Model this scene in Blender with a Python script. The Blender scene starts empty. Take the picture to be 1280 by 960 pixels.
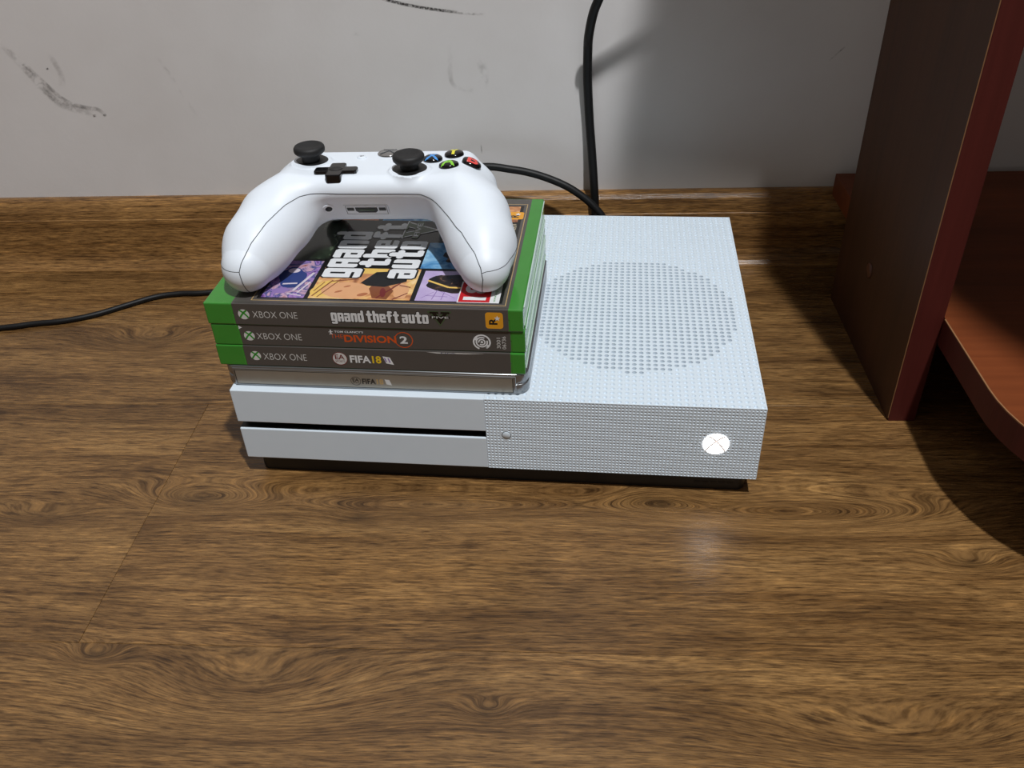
import bpy, bmesh, math
import numpy as np
from mathutils import Matrix, Vector

S = 0.001                       # everything below is written in millimetres
SC = bpy.context.scene
COL = SC.collection

# ------------------------------------------------------------------ camera
cam_d = bpy.data.cameras.new('camera')
cam = bpy.data.objects.new('camera', cam_d)
COL.objects.link(cam)
cam_d.sensor_fit = 'HORIZONTAL'
cam_d.sensor_width = 36.0
cam_d.lens = 1103.338 / 1280 * 36.0
cam_d.clip_start = 0.01
cam_d.clip_end = 50
CM = [[0.9977492830, -0.0010951243, 0.0670460213],
      [0.0547548793, 0.5904794551, -0.8051930926],
      [-0.0387075116, 0.8070519276, 0.5892104163]]
CP = [191.7672, -388.3566, 351.7465]
m4 = Matrix([CM[i] + [CP[i] * S] for i in range(3)] + [[0, 0, 0, 1]])
cam.matrix_world = m4
SC.camera = cam

# ------------------------------------------------------------------ world, lamps, exposure
world = bpy.data.worlds.new('room_light')
SC.world = world
world.use_nodes = True
wb = world.node_tree.nodes['Background']
wb.inputs[0].default_value = (1.0, 0.91, 0.84, 1)
wb.inputs[1].default_value = 0.15

def ceiling_bulb(x, y, z, watts, radius, color=(1.0, 0.985, 0.96)):
    ld = bpy.data.lights.new('ceiling_bulb', 'POINT')
    ld.energy = watts
    ld.shadow_soft_size = radius * S
    ld.color = color
    lo = bpy.data.objects.new('ceiling_bulb', ld)
    COL.objects.link(lo)
    lo.location = (x * S, y * S, z * S)
    return lo

ceiling_bulb(590, -800, 2400, 150, 38, (0.97, 0.985, 1.0))
ceiling_bulb(560, -740, 2400, 74, 38, (0.97, 0.985, 1.0))

SC.view_settings.view_transform = 'Standard'
SC.view_settings.look = 'None'
SC.view_settings.exposure = 0.0
SC.view_settings.gamma = 1.0
SC.view_settings.use_curve_mapping = False

# ------------------------------------------------------------------ helpers
def lin(r, g, b):
    def f(c):
        c /= 255.0
        return c / 12.92 if c <= 0.04045 else ((c + 0.055) / 1.055) ** 2.4
    return (f(r), f(g), f(b), 1.0)

class NT:
    """small node helper"""
    def __init__(self, mat):
        self.t = mat.node_tree
    def node(self, typ, **kw):
        n = self.t.nodes.new(typ)
        for k, v in kw.items():
            setattr(n, k, v)
        return n
    def link(self, a, b):
        self.t.links.new(a, b)
    def put(self, sock, v):
        if hasattr(v, 'is_output') or isinstance(v, bpy.types.NodeSocket):
            self.link(v, sock)
        else:
            sock.default_value = v
    def math(self, op, a, b=0.0, c=None):
        n = self.node('ShaderNodeMath', operation=op)
        self.put(n.inputs[0], a); self.put(n.inputs[1], b)
        if c is not None:
            self.put(n.inputs[2], c)
        return n.outputs[0]
    def xyz(self, x, y, z):
        n = self.node('ShaderNodeCombineXYZ')
        self.put(n.inputs[0], x); self.put(n.inputs[1], y); self.put(n.inputs[2], z)
        return n.outputs[0]
    def noise(self, vec, scale=1.0, detail=2.0, rough=0.5, dist=0.0):
        n = self.node('ShaderNodeTexNoise')
        self.link(vec, n.inputs['Vector'])
        n.inputs['Scale'].default_value = scale
        n.inputs['Detail'].default_value = detail
        n.inputs['Roughness'].default_value = rough
        n.inputs['Distortion'].default_value = dist
        return n.outputs[0]
    def ramp(self, fac, stops, interp='LINEAR'):
        n = self.node('ShaderNodeValToRGB')
        cr = n.color_ramp
        cr.interpolation = interp
        while len(cr.elements) < len(stops):
            cr.elements.new(0.5)
        for e, (p, c) in zip(cr.elements, stops):
            e.position = p; e.color = c
        self.link(fac, n.inputs[0])
        return n.outputs[0]
    def mix(self, fac, a, b, mode='MIX'):
        n = self.node('ShaderNodeMix', data_type='RGBA', blend_type=mode)
        self.put(n.inputs[0], fac); self.put(n.inputs[6], a); self.put(n.inputs[7], b)
        return n.outputs[2]
    def bump(self, h, strength, dist, bsdf):
        n = self.node('ShaderNodeBump')
        n.inputs['Strength'].default_value = strength
        n.inputs['Distance'].default_value = dist
        self.link(h, n.inputs['Height'])
        self.link(n.outputs[0], bsdf.inputs['Normal'])

def new_mat(name):
    m = bpy.data.materials.new(name)
    m.use_nodes = True
    return m, NT(m), m.node_tree.nodes['Principled BSDF']

def plain(name, col, rough=0.5, metal=0.0, spec=0.5, coat=0.0, emit=None, fleck=0.04):
    """paint / plastic with a slight procedural unevenness of tone and gloss"""
    m, t, b = new_mat(name)
    tc = t.node('ShaderNodeTexCoord').outputs['Object']
    n = t.noise(tc, 90.0, 3.0)
    lo = tuple(c * (1 - fleck) for c in col[:3]) + (1,)
    hi = tuple(min(1, c * (1 + fleck)) for c in col[:3]) + (1,)
    t.link(t.ramp(n, [(0.3, lo), (0.7, hi)]), b.inputs['Base Color'])
    b.inputs['Roughness'].default_value = rough
    b.inputs['Metallic'].default_value = metal
    b.inputs['Specular IOR Level'].default_value = spec
    b.inputs['Coat Weight'].default_value = coat
    if emit:
        b.inputs['Emission Color'].default_value = emit[0]
        b.inputs['Emission Strength'].default_value = emit[1]
    return m

def link_mesh(name, me, mat, parent=None, smooth=False):
    o = bpy.data.objects.new(name, me)
    COL.objects.link(o)
    if mat is not None:
        me.materials.append(mat)
    if smooth:
        me.polygons.foreach_set('use_smooth', [True] * len(me.polygons))
    if parent is not None:
        o.parent = parent
    return o

def mesh_of(name, verts, faces):
    me = bpy.data.meshes.new(name)
    me.from_pydata([tuple(c * S for c in v) for v in verts], [], faces)
    me.update()
    return me

def bm_mesh(name, bm):
    for v in bm.verts:
        v.co *= S
    me = bpy.data.meshes.new(name)
    bm.to_mesh(me); bm.free()
    return me

def bm_box(bm, lo, hi, bevel=0.0, seg=2):
    t = bmesh.new()
    bmesh.ops.create_cube(t, size=1.0)
    for v in t.verts:
        v.co = Vector([(lo[i] + hi[i]) / 2 + v.co[i] * (hi[i] - lo[i]) for i in range(3)])
    if bevel > 0:
        bmesh.ops.bevel(t, geom=list(t.edges), offset=bevel, segments=seg, profile=0.5, affect='EDGES')
    tmp = bpy.data.meshes.new('tmp'); t.to_mesh(tmp); t.free()
    bm.from_mesh(tmp); bpy.data.meshes.remove(tmp)

def box(name, lo, hi, mat, parent=None, bevel=0.0, seg=2, smooth=False):
    bm = bmesh.new(); bm_box(bm, lo, hi, bevel, seg)
    return link_mesh(name, bm_mesh(name, bm), mat, parent, smooth)

def rrect(x0, y0, x1, y1, r, n=6):
    pts = []
    for cx, cy, a0 in ((x1 - r, y1 - r, 0), (x0 + r, y1 - r, 90), (x0 + r, y0 + r, 180), (x1 - r, y0 + r, 270)):
        for k in range(n + 1):
            a = math.radians(a0 + 90.0 * k / n)
            pts.append((cx + r * math.cos(a), cy + r * math.sin(a)))
    return pts

def prism_vf(poly, z0, z1):
    n = len(poly)
    v = [(x, y, z0) for x, y in poly] + [(x, y, z1) for x, y in poly]
    f = [tuple(range(n - 1, -1, -1)), tuple(range(n, 2 * n))]
    f += [(i, (i + 1) % n, n + (i + 1) % n, n + i) for i in range(n)]
    return v, f

def xf(verts, M):
    return [tuple(M @ Vector(v)) for v in verts]

def prism(name, poly, z0, z1, mat, parent=None, M=None, bevel=0.0, seg=2, smooth=False):
    v, f = prism_vf(poly, z0, z1)
    if M is not None:
        v = xf(v, M)
    me = bpy.data.meshes.new(name); me.from_pydata(v, [], f)
    bm = bmesh.new(); bm.from_mesh(me); bpy.data.meshes.remove(me)
    if bevel > 0:
        es = [e for e in bm.edges if e.calc_face_angle(0) > 0.5]
        bmesh.ops.bevel(bm, geom=es, offset=bevel, segments=seg, profile=0.5, affect='EDGES')
    return link_mesh(name, bm_mesh(name, bm), mat, parent, smooth)

def lathe_vf(prof, n=32):
    """profile of (r, z); closed with caps when r = 0 at an end"""
    v, f = [], []
    for r, z in prof:
        for k in range(n):
            a = 2 * math.pi * k / n
            v.append((r * math.cos(a), r * math.sin(a), z))
    for i in range(len(prof) - 1):
        for k in range(n):
            k2 = (k + 1) % n
            f.append((i * n + k, i * n + k2, (i + 1) * n + k2, (i + 1) * n + k))
    f.append(tuple(range(n - 1, -1, -1)))
    L = (len(prof) - 1) * n
    f.append(tuple(range(L, L + n)))
    return v, f

def lathe(name, prof, mat, parent=None, M=None, n=32, smooth=True):
    v, f = lathe_vf(prof, n)
    if M is not None:
        v = xf(v, M)
    return link_mesh(name, mesh_of(name, v, f), mat, parent, smooth)

def spline(pts, per=8):
    P = [np.array(p, float) for p in pts]
    P = [2 * P[0] - P[1]] + P + [2 * P[-1] - P[-2]]
    out = []
    for i in range(1, len(P) - 2):
        for k in range(per):
            t = k / per
            out.append(0.5 * (2 * P[i] + (P[i + 1] - P[i - 1]) * t + (2 * P[i - 1] - 5 * P[i] + 4 * P[i + 1] - P[i + 2]) * t * t
                              + (3 * P[i] - P[i - 1] - 3 * P[i + 1] + P[i + 2]) * t ** 3))
    out.append(P[-2])
    return out

def tube_vf(path, r, n=10):
    path = [np.array(p, float) for p in path]
    v, f = [], []
    up = np.array([0.31, 0.17, 0.93])
    for i, p in enumerate(path):
        t = path[min(i + 1, len(path) - 1)] - path[max(i - 1, 0)]
        t /= np.linalg.norm(t)
        a = np.cross(t, up); a /= np.linalg.norm(a)
        b = np.cross(t, a)
        up = -np.cross(t, a) if i else up
        up = np.cross(a, t)
        for k in range(n):
            g = 2 * math.pi * k / n
            v.append(tuple(p + r * (math.cos(g) * a + math.sin(g) * b)))
    for i in range(len(path) - 1):
        for k in range(n):
            k2 = (k + 1) % n
            f.append((i * n + k, i * n + k2, (i + 1) * n + k2, (i + 1) * n + k))
    f.append(tuple(range(n - 1, -1, -1)))
    L = (len(path) - 1) * n
    f.append(tuple(range(L, L + n)))
    return v, f

def tube(name, path, r, mat, parent=None, n=10):
    v, f = tube_vf(path, r, n)
    o = link_mesh(name, mesh_of(name, v, f), mat, parent, True)
    return o

def tag(o, label=None, cat=None, group=None, kind=None):
    if label: o['label'] = label
    if cat: o['category'] = cat
    if group: o['group'] = group
    if kind: o['kind'] = kind
    return o

def empty(name, loc, rz=0.0):
    o = bpy.data.objects.new(name, None)
    o.empty_display_size = 0.02
    COL.objects.link(o)
    o.location = [c * S for c in loc]
    o.rotation_euler = (0, 0, rz)
    return o

def basis(o, x, y, z):
    M = Matrix.Identity(4)
    for i, a in enumerate((x, y, z)):
        for j in range(3):
            M[j][i] = a[j]
    for j in range(3):
        M[j][3] = o[j]
    return M

# flat print: polygons given in a plane's own (u, v), lifted by w along its normal
def flat(name, polys, mat, parent, M, w):
    v, f = [], []
    for k, poly in enumerate(polys):
        n0 = len(v)
        v += [(x, y, w + 0.004 * (k % 4)) for x, y in poly]
        f.append(tuple(range(n0, n0 + len(poly))))
    return link_mesh(name, mesh_of(name, xf(v, M), f), mat, parent)

_txt = {}
def text_poly(s, bold=0.0, spacing=1.0):
    key = (s, bold, spacing)
    if key not in _txt:
        c = bpy.data.curves.new('lettering', 'FONT')
        c.body = s; c.size = 1.0; c.offset = bold; c.space_character = spacing
        c.resolution_u = 3
        o = bpy.data.objects.new('tmp_text', c)
        COL.objects.link(o)
        dg = bpy.context.evaluated_depsgraph_get()
        me = bpy.data.meshes.new_from_object(o.evaluated_get(dg))
        V = np.array([v.co[:] for v in me.vertices])
        F = [tuple(p.vertices) for p in me.polygons]
        bpy.data.objects.remove(o); bpy.data.curves.remove(c); bpy.data.meshes.remove(me)
        _txt[key] = (V, F)
    return _txt[key]

def lettering(s, rect, mat, parent, M, w, bold=0.0, spacing=1.0, rot=0, keep=False):
    """writes s into rect = (u0, v0, u1, v1); rot = 90 reads upwards"""
    V, F = text_poly(s, bold, spacing)
    V = V.copy()
    lo, hi = V.min(0), V.max(0)
    T = (V - lo) / np.maximum(hi - lo, 1e-9)
    u0, v0, u1, v1 = rect
    if rot == 90:
        T = np.stack([1 - T[:, 1], T[:, 0], T[:, 2]], 1)
    P = [(u0 + (u1 - u0) * t[0], v0 + (v1 - v0) * t[1], w) for t in T]
    return link_mesh('lettering', mesh_of('lettering', xf(P, M), F), mat, parent)

def circle(cx, cy, r, n=36, rx=None):
    return [(cx + (rx or r) * math.cos(2 * math.pi * k / n), cy + r * math.sin(2 * math.pi * k / n)) for k in range(n)]

def ring_quads(cx, cy, r0, r1, n=40, a0=0.0, a1=360.0):
    out = []
    for k in range(n):
        a = math.radians(a0 + (a1 - a0) * k / n); b = math.radians(a0 + (a1 - a0) * (k + 1) / n)
        out.append([(cx + r0 * math.cos(a), cy + r0 * math.sin(a)), (cx + r1 * math.cos(a), cy + r1 * math.sin(a)),
                    (cx + r1 * math.cos(b), cy + r1 * math.sin(b)), (cx + r0 * math.cos(b), cy + r0 * math.sin(b))])
    return out

def bar(x0, y0, x1, y1, w):
    d = np.array([x1 - x0, y1 - y0], float); d /= np.linalg.norm(d)
    n = np.array([-d[1], d[0]]) * w / 2
    return [(x0 + n[0], y0 + n[1]), (x0 - n[0], y0 - n[1]), (x1 - n[0], y1 - n[1]), (x1 + n[0], y1 + n[1])]

# ------------------------------------------------------------------ materials
def wood_floor(name, tone=1.0, knots=True):
    m, t, b = new_mat(name)
    pos = t.node('ShaderNodeNewGeometry').outputs['Position']
    sp = t.node('ShaderNodeSeparateXYZ'); t.link(pos, sp.inputs[0])
    x, y, z = sp.outputs
    rnd = t.node('ShaderNodeObjectInfo').outputs['Random']
    ro = t.math('MULTIPLY', rnd, 7.3)
    if knots:
        yy = y
    else:
        yy = t.math('ADD', y, t.math('MULTIPLY', z, 0.9))
    # slow wander of the grain
    wv = t.noise(t.xyz(t.math('MULTIPLY', x, 5.0), t.math('MULTIPLY', yy, 16.0), ro), 1.0, 2.0)
    h = t.math('ADD', yy, t.math('MULTIPLY', t.math('SUBTRACT', wv, 0.5), 0.014))
    dark = None
    if knots:
        # (x, y, swell, half length, half width) of the knots the boards show, in mm
        for kx, ky, A, a, bb, kd in ((240, -21, 24, 24, 9, 1.0), (72, -36, 10, 16, 7, 0.9), (-25, -21, 26, 40, 12, 0.9),
                                 (310, -29, 46, 80, 13, 0.0), (120, -26, 34, 90, 10, 0.0), (-121, 148, 24, 44, 16, 0.5), (398, -64, 10, 20, 8, 0.9),
                                 (-112, -37, 12, 40, 9, 0.5), (155, -156, 8, 12, 6, 0.7), (-40, -131, 10, 14, 7, 0.8), (40, -150, 22, 60, 22, 0.0),
                                 (335, -165, 18, 70, 16, 0.0)):
            dx = t.math('DIVIDE', t.math('SUBTRACT', x, kx * S), a * S)
            dy = t.math('DIVIDE', t.math('SUBTRACT', y, ky * S), bb * S)
            d2 = t.math('ADD', t.math('MULTIPLY', dx, dx), t.math('MULTIPLY', dy, dy))
            g = t.math('POWER', 2.718, t.math('MULTIPLY', d2, -1.0))
            h = t.math('ADD', h, t.math('MULTIPLY', g, A * S))
            if kd > 0:
                core = t.math('MULTIPLY', t.math('POWER', 2.718, t.math('MULTIPLY', d2, -4.5)), kd)
                dark = core if dark is None else t.math('MAXIMUM', dark, core)
    # growth rings, streaks, pores
    rings = t.noise(t.xyz(t.math('MULTIPLY', x, 7.0), t.math('MULTIPLY', h, 260.0), ro), 1.0, 4.0, 0.65)
    broad = t.noise(t.xyz(t.math('MULTIPLY', x, 6.5), t.math('MULTIPLY', h, 42.0), ro), 1.0, 5.0, 0.68)
    fine = t.noise(t.xyz(t.math('MULTIPLY', x, 55.0), t.math('MULTIPLY', h, 720.0), ro), 1.0, 4.0, 0.7)
    pores = t.noise(t.xyz(t.math('MULTIPLY', x, 120.0), t.math('MULTIPLY', h, 1500.0), ro), 1.0, 2.0, 0.6)
    c = t.ramp(broad, [(0.28, lin(82 * tone, 59 * tone, 35 * tone)), (0.45, lin(108 * tone, 80 * tone, 48 * tone)),
                       (0.6, lin(123 * tone, 93 * tone, 57 * tone)), (0.76, lin(138 * tone, 107 * tone, 68 * tone))])
    r = t.ramp(rings, [(0.32, (0.50, 0.45, 0.40, 1)), (0.46, (0.92, 0.90, 0.88, 1)), (0.58, (1, 1, 1, 1)), (0.72, (1.2, 1.19, 1.15, 1))])
    c = t.mix(0.9, c, r, 'MULTIPLY')
    fr = t.ramp(fine, [(0.36, (0.42, 0.39, 0.36, 1)), (0.47, (0.92, 0.91, 0.9, 1)), (0.56, (1.04, 1.04, 1.03, 1)), (0.68, (1.55, 1.52, 1.42, 1))])
    c = t.mix(1.0, c, fr, 'MULTIPLY')
    pr = t.ramp(pores, [(0.36, (0.5, 0.47, 0.44, 1)), (0.5, (1.0, 1.0, 1.0, 1)), (0.66, (1.25, 1.24, 1.2, 1))])
    c = t.mix(0.8, c, pr, 'MULTIPLY')
    tn = t.ramp(rnd, [(0.0, (0.93, 0.93, 0.92, 1)), (1.0, (1.05, 1.04, 1.02, 1))])
    c = t.mix(1.0, c, tn, 'MULTIPLY')
    patch = t.noise(t.xyz(t.math('MULTIPLY', x, 9.0), t.math('MULTIPLY', h, 22.0), t.math('ADD', ro, 3.0)), 1.0, 3.0, 0.6)
    c = t.mix(0.8, c, t.ramp(patch, [(0.3, (0.72, 0.70, 0.68, 1)), (0.5, (1, 1, 1, 1)), (0.7, (1.16, 1.15, 1.12, 1))]), 'MULTIPLY')
    if dark is not None:
        c = t.mix(t.math('MULTIPLY', dark, 0.62), c, lin(38, 26, 15))
    t.link(c, b.inputs['Base Color'])
    rr = t.node('ShaderNodeMapRange'); t.link(fine, rr.inputs[0])
    rr.inputs[1].default_value = 0.3; rr.inputs[2].default_value = 0.7
    rr.inputs[3].default_value = 0.34; rr.inputs[4].default_value = 0.22
    t.link(rr.outputs[0], b.inputs['Roughness'])
    b.inputs['Specular IOR Level'].default_value = 0.45
    t.bump(t.math('ADD', fine, t.math('MULTIPLY', rings, 0.5)), 0.25, 0.0006, b)
    return m

def cherry(name, a, bcol, axis=2):
    m, t, b = new_mat(name)
    tc = t.node('ShaderNodeTexCoord').outputs['Object']
    mp = t.node('ShaderNodeMapping'); t.link(tc, mp.inputs[0])
    sc = [110.0, 110.0, 110.0]; sc[axis] = 5.0
    mp.inputs['Scale'].default_value = sc
    n1 = t.noise(mp.outputs[0], 0.35, 3.0, 0.6, 0.4)
    n2 = t.noise(mp.outputs[0], 2.2, 3.0, 0.6)
    c = t.ramp(n1, [(0.3, a), (0.7, bcol)])
    c = t.mix(0.5, c, t.ramp(n2, [(0.35, (0.78, 0.74, 0.72, 1)), (0.6, (1.06, 1.06, 1.06, 1))]), 'MULTIPLY')
    t.link(c, b.inputs['Base Color'])
    b.inputs['Roughness'].default_value = 0.5
    b.inputs['Specular IOR Level'].default_value = 0.25
    return m

def wall_paint():
    m, t, b = new_mat('wall_paint')
    pos = t.node('ShaderNodeNewGeometry').outputs['Position']
    n = t.noise(pos, 9.0, 4.0, 0.6)
    c = t.ramp(n, [(0.3, lin(211, 207, 205)), (0.7, lin(219, 216, 215))])
    t.link(c, b.inputs['Base Color'])
    b.inputs['Roughness'].default_value = 0.75
    b.inputs['Specular IOR Level'].default_value = 0.25
    f = t.noise(pos, 420.0, 2.0)
    t.bump(f, 0.12, 0.0005, b)
    return m

def smudge(name, col, thr, scale, amax):
    """dry dark rub on the paint: patchy alpha along the stroke"""
    m, t, b = new_mat(name)
    pos = t.node('ShaderNodeNewGeometry').outputs['Position']
    n = t.noise(pos, scale, 4.0, 0.7)
    mr = t.node('ShaderNodeMapRange'); t.link(n, mr.inputs[0])
    mr.inputs[1].default_value = thr; mr.inputs[2].default_value = thr + 0.22
    mr.inputs[3].default_value = 0.0; mr.inputs[4].default_value = amax
    at = t.node('ShaderNodeAttribute', attribute_name='edge')
    t.link(t.math('MULTIPLY', mr.outputs[0], at.outputs['Fac']), b.inputs['Alpha'])
    b.inputs['Base Color'].default_value = col
    b.inputs['Roughness'].default_value = 0.8
    return m

def print_art(name, stops, scale, seed, dist=1.2):
    """printed picture: painterly patches of a few inks"""
    m, t, b = new_mat(name)
    tc = t.node('ShaderNodeTexCoord').outputs['Object']
    mp = t.node('ShaderNodeMapping'); t.link(tc, mp.inputs[0])
    mp.inputs['Location'].default_value = (seed, seed * 0.7, 0)
    n = t.noise(mp.outputs[0], scale, 3.0, 0.55, dist)
    t.link(t.ramp(n, stops, 'LINEAR'), b.inputs['Base Color'])
    b.inputs['Roughness'].default_value = 0.16
    b.inputs['Specular IOR Level'].default_value = 0.5
    return m

M_floor = wood_floor('oak_laminate', 1.07)
M_skirt = wood_floor('oak_skirting', 1.3, knots=False)
M_sub = plain('subfloor', lin(34, 24, 16), 0.8)
M_wall = wall_paint()
M_cherry = cherry('cherry_board', lin(60, 35, 20), lin(74, 44, 26), 2)
M_cherry_x = cherry('cherry_shelf', lin(104, 52, 25), lin(122, 62, 30), 0)
M_band = cherry('red_edge_band', lin(72, 27, 22), lin(80, 30, 26), 2)
M_chip = plain('bare_particle_edge', lin(140, 98, 62), 0.7)
M_capcov = plain('screw_cover', lin(86, 46, 28), 0.4)
M_white = plain('white_plastic', lin(214, 226, 236), 0.45, fleck=0.01)
M_ctrl = plain('white_satin_plastic', lin(230, 238, 247), 0.46, fleck=0.008)
M_black = plain('black_plastic', lin(22, 22, 23), 0.45)
M_rubber = plain('black_rubber', lin(24, 24, 25), 0.62)
M_gloss = plain('black_gloss', lin(14, 13, 14), 0.12)
M_slot = plain('slot_black', lin(9, 9, 10), 0.5)
M_hole = plain('hole_grey', lin(150, 158, 165), 0.6)
M_seam = plain('seam_grey', lin(72, 76, 80), 0.7)
M_cable = plain('cable_black', lin(16, 16, 17), 0.5, 0.0, 0.3)
M_chrome = plain('chrome', lin(190, 190, 190), 0.12, 1.0)
M_green = plain('green_case_plastic', lin(58, 134, 48), 0.16, coat=0.2)
M_film = plain('clear_film_edge', lin(190, 208, 200), 0.12)
M_sheet = plain('dark_print_sheet', lin(80, 76, 73), 0.17, fleck=0.02)
M_grout = plain('black_print', lin(20, 19, 19), 0.14)
M_gold = plain('gold_print', lin(178, 150, 104), 0.2)
M_letw = plain('white_print', lin(222, 224, 226), 0.16)
M_letg = plain('pale_grey_print', lin(206, 206, 204), 0.2)
M_org = plain('orange_print', lin(206, 84, 34), 0.2)
M_yel = plain('yellow_print', lin(226, 190, 40), 0.2)
M_amber = plain('amber_print', lin(224, 156, 40), 0.2)
M_red = plain('red_print', lin(190, 28, 36), 0.16)
M_lgreen = plain('green_print', lin(52, 140, 48), 0.2)
M_vgreen = plain('dull_green_print', lin(70, 88, 62), 0.2)
M_tan = plain('tan_print', lin(214, 160, 116), 0.16)
M_tan2 = plain('deep_tan_print', lin(168, 104, 70), 0.16)
M_blond = plain('straw_print', lin(222, 184, 96), 0.16)
M_dkred = plain('maroon_print', lin(110, 44, 44), 0.2)
M_steel = plain('grey_tin', lin(148, 150, 152), 0.28, 0.85)
M_steel2 = plain('dull_tin_spine', lin(158, 154, 144), 0.36, 0.6)
M_ink = plain('black_ink', lin(26, 25, 25), 0.3)
M_bl = plain('blue_letter', lin(72, 150, 225), 0.3)
M_gr = plain('green_letter', lin(140, 214, 60), 0.3)
M_rd = plain('red_letter', lin(228, 76, 70), 0.3)
M_ye = plain('yellow_letter', lin(236, 228, 64), 0.3)
M_glow = plain('lit_logo', lin(250, 250, 250), 0.3, emit=((1.0, 0.98, 0.96, 1), 9.0))
M_glow2 = plain('lit_logo_dim', lin(170, 160, 155), 0.5, emit=((1.0, 0.92, 0.88, 1), 0.46))

# ------------------------------------------------------------------ room
WY = 272.7
wall = box('wall_back', (-1500, WY, -10), (1500, WY + 120, 1500), M_wall)
tag(wall, 'off-white painted wall with grey scuffs behind the console', 'wall', kind='structure')
floor = box('floor', (-1500, -1300, -30), (1500, WY, -7), M_sub)
tag(floor, 'brown oak laminate floor of long boards', 'floor', kind='structure')
PW = 193.2
row0 = -124.3
for r in range(-6, 3):
    y0 = row0 + r * PW; y1 = min(y0 + PW, WY)
    if y1 - y0 < 3: continue
    j = {0: -51.0, 1: 560.0, 2: 120.0, -1: 700.0, -2: -300.0}.get(r, (r * 430.0) % 1285 - 640)
    xs = sorted(x for x in [j + k * 1285 for k in range(-3, 4)] if -1490 < x < 1490)
    xs = [-1500] + xs + [1500]
    for a, b in zip(xs[:-1], xs[1:]):
        g = 0.06
        box('plank', (a + g, y0 + g, -8), (b - g, y1 - (g if y1 < WY else 0), 0), M_floor, floor, 0.2, 1)

# skirting board: rounded top ledge, flat face, hollow foot
prof = [(0, 0), (0, 60), (-3.0, 60), (-6.4, 58.6), (-8.8, 55.4), (-10.3, 50.5), (-11.0, 45), (-11.0, 44.2), (-11.9, 43.6), (-12, 42), (-12.0, 22), (-12.3, 13), (-13.4, 8), (-15.6, 4.2),
        (-18.6, 2.0), (-20.5, 1.2), (-20.5, 0)]
v, f = [], []
for x in (-1500, 1500):
    v += [(x, WY + p[0], p[1]) for p in prof]
n = len(prof)
f = [tuple(range(n)), tuple(range(2 * n - 1, n - 1, -1))] + [(i, n + i, n + (i + 1) % n, (i + 1) % n) for i in range(n)]
bb = link_mesh('baseboard_back', mesh_of('baseboard_back', v, f), M_skirt)
tag(bb, 'brown wood-look baseboard along the foot of the wall', 'baseboard', kind='structure')

def scuff(pts, w, mat):
    """thin rub mark lying on the wall; pts are (x, z), fading to its edges"""
    P = spline([(x, 0, z) for x, z in pts], 6)
    V, F, E = [], [], []
    nn = len(P)
    for i, p in enumerate(P):
        t = P[min(i + 1, nn - 1)] - P[max(i - 1, 0)]; t /= np.linalg.norm(t)
        q = np.array([-t[2], 0, t[0]])
        fade = min(1.0, 4.0 * i / nn, 4.0 * (nn - 1 - i) / nn)
        for s_, e in ((-1, 0), (-0.45, 1), (0.45, 1), (1, 0)):
            pp = p + q * s_ * w
            V.append((pp[0], WY - 0.06, pp[2])); E.append(e * fade)
    for i in range(nn - 1):
        for k in range(3):
            F.append((i * 4 + k, i * 4 + k + 1, (i + 1) * 4 + k + 1, (i + 1) * 4 + k))
    me = mesh_of('scuff_mark', V, F)
    at = me.attributes.new('edge', 'FLOAT', 'POINT')
    at.data.foreach_set('value', E)
    return link_mesh('scuff_mark', me, mat, wall)

M_sm_dark = smudge('dark_rub', lin(58, 54, 52), 0.36, 900.0, 0.95)
M_sm_soft = smudge('soft_rub', lin(120, 114, 110), 0.42, 130.0, 0.42)
M_sm_faint = smudge('faint_rub', lin(140, 134, 130), 0.44, 90.0, 0.2)
scuff([(52, 210), (57.7, 207), (69.9, 203.5), (86.8, 199.9), (103.8, 197.3), (112, 196.3)], 1.3, M_sm_dark)
scuff([(84, 200.4), (104, 197.0), (120, 195.0), (130, 194.6)], 1.0, M_sm_soft)
scuff([(-236, 186), (-223, 165), (-211, 145), (-204, 137), (-190, 132), (-179, 129.5)], 3.6, M_sm_soft)
scuff([(-230, 180), (-214, 157), (-200, 140), (-186, 134), (-176, 132), (-171, 127)], 2.2, M_sm_soft)
scuff([(-219, 152), (-206, 139), (-196, 134)], 2.4, M_sm_faint)
scuff([(-181.5, 127), (-178.5, 127.4)], 1.1, M_sm_dark)
scuff([(-173.0, 126.8), (-170.4, 128.2)], 1.1, M_sm_dark)
scuff([(-206, 163.5), (-204, 164.3)], 0.8, M_sm_dark)
scuff([(-200, 176), (-196, 160), (-199, 148)], 3.0, M_sm_faint)
scuff([(-118, 172), (-108, 150), (-98, 124)], 1.6, M_sm_faint)
scuff([(104, 176), (102, 150), (108, 143), (126, 139)], 2.2, M_sm_faint)
scuff([(124, 168), (127, 152), (125, 140)], 4.0, M_sm_faint)
scuff([(121.6, 99), (121.8, 91)], 0.6, M_sm_soft)
scuff([(30, 184), (40, 183)], 2.0, M_sm_faint)
scuff([(375, 155), (388, 168)], 0.7, M_sm_soft)

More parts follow.
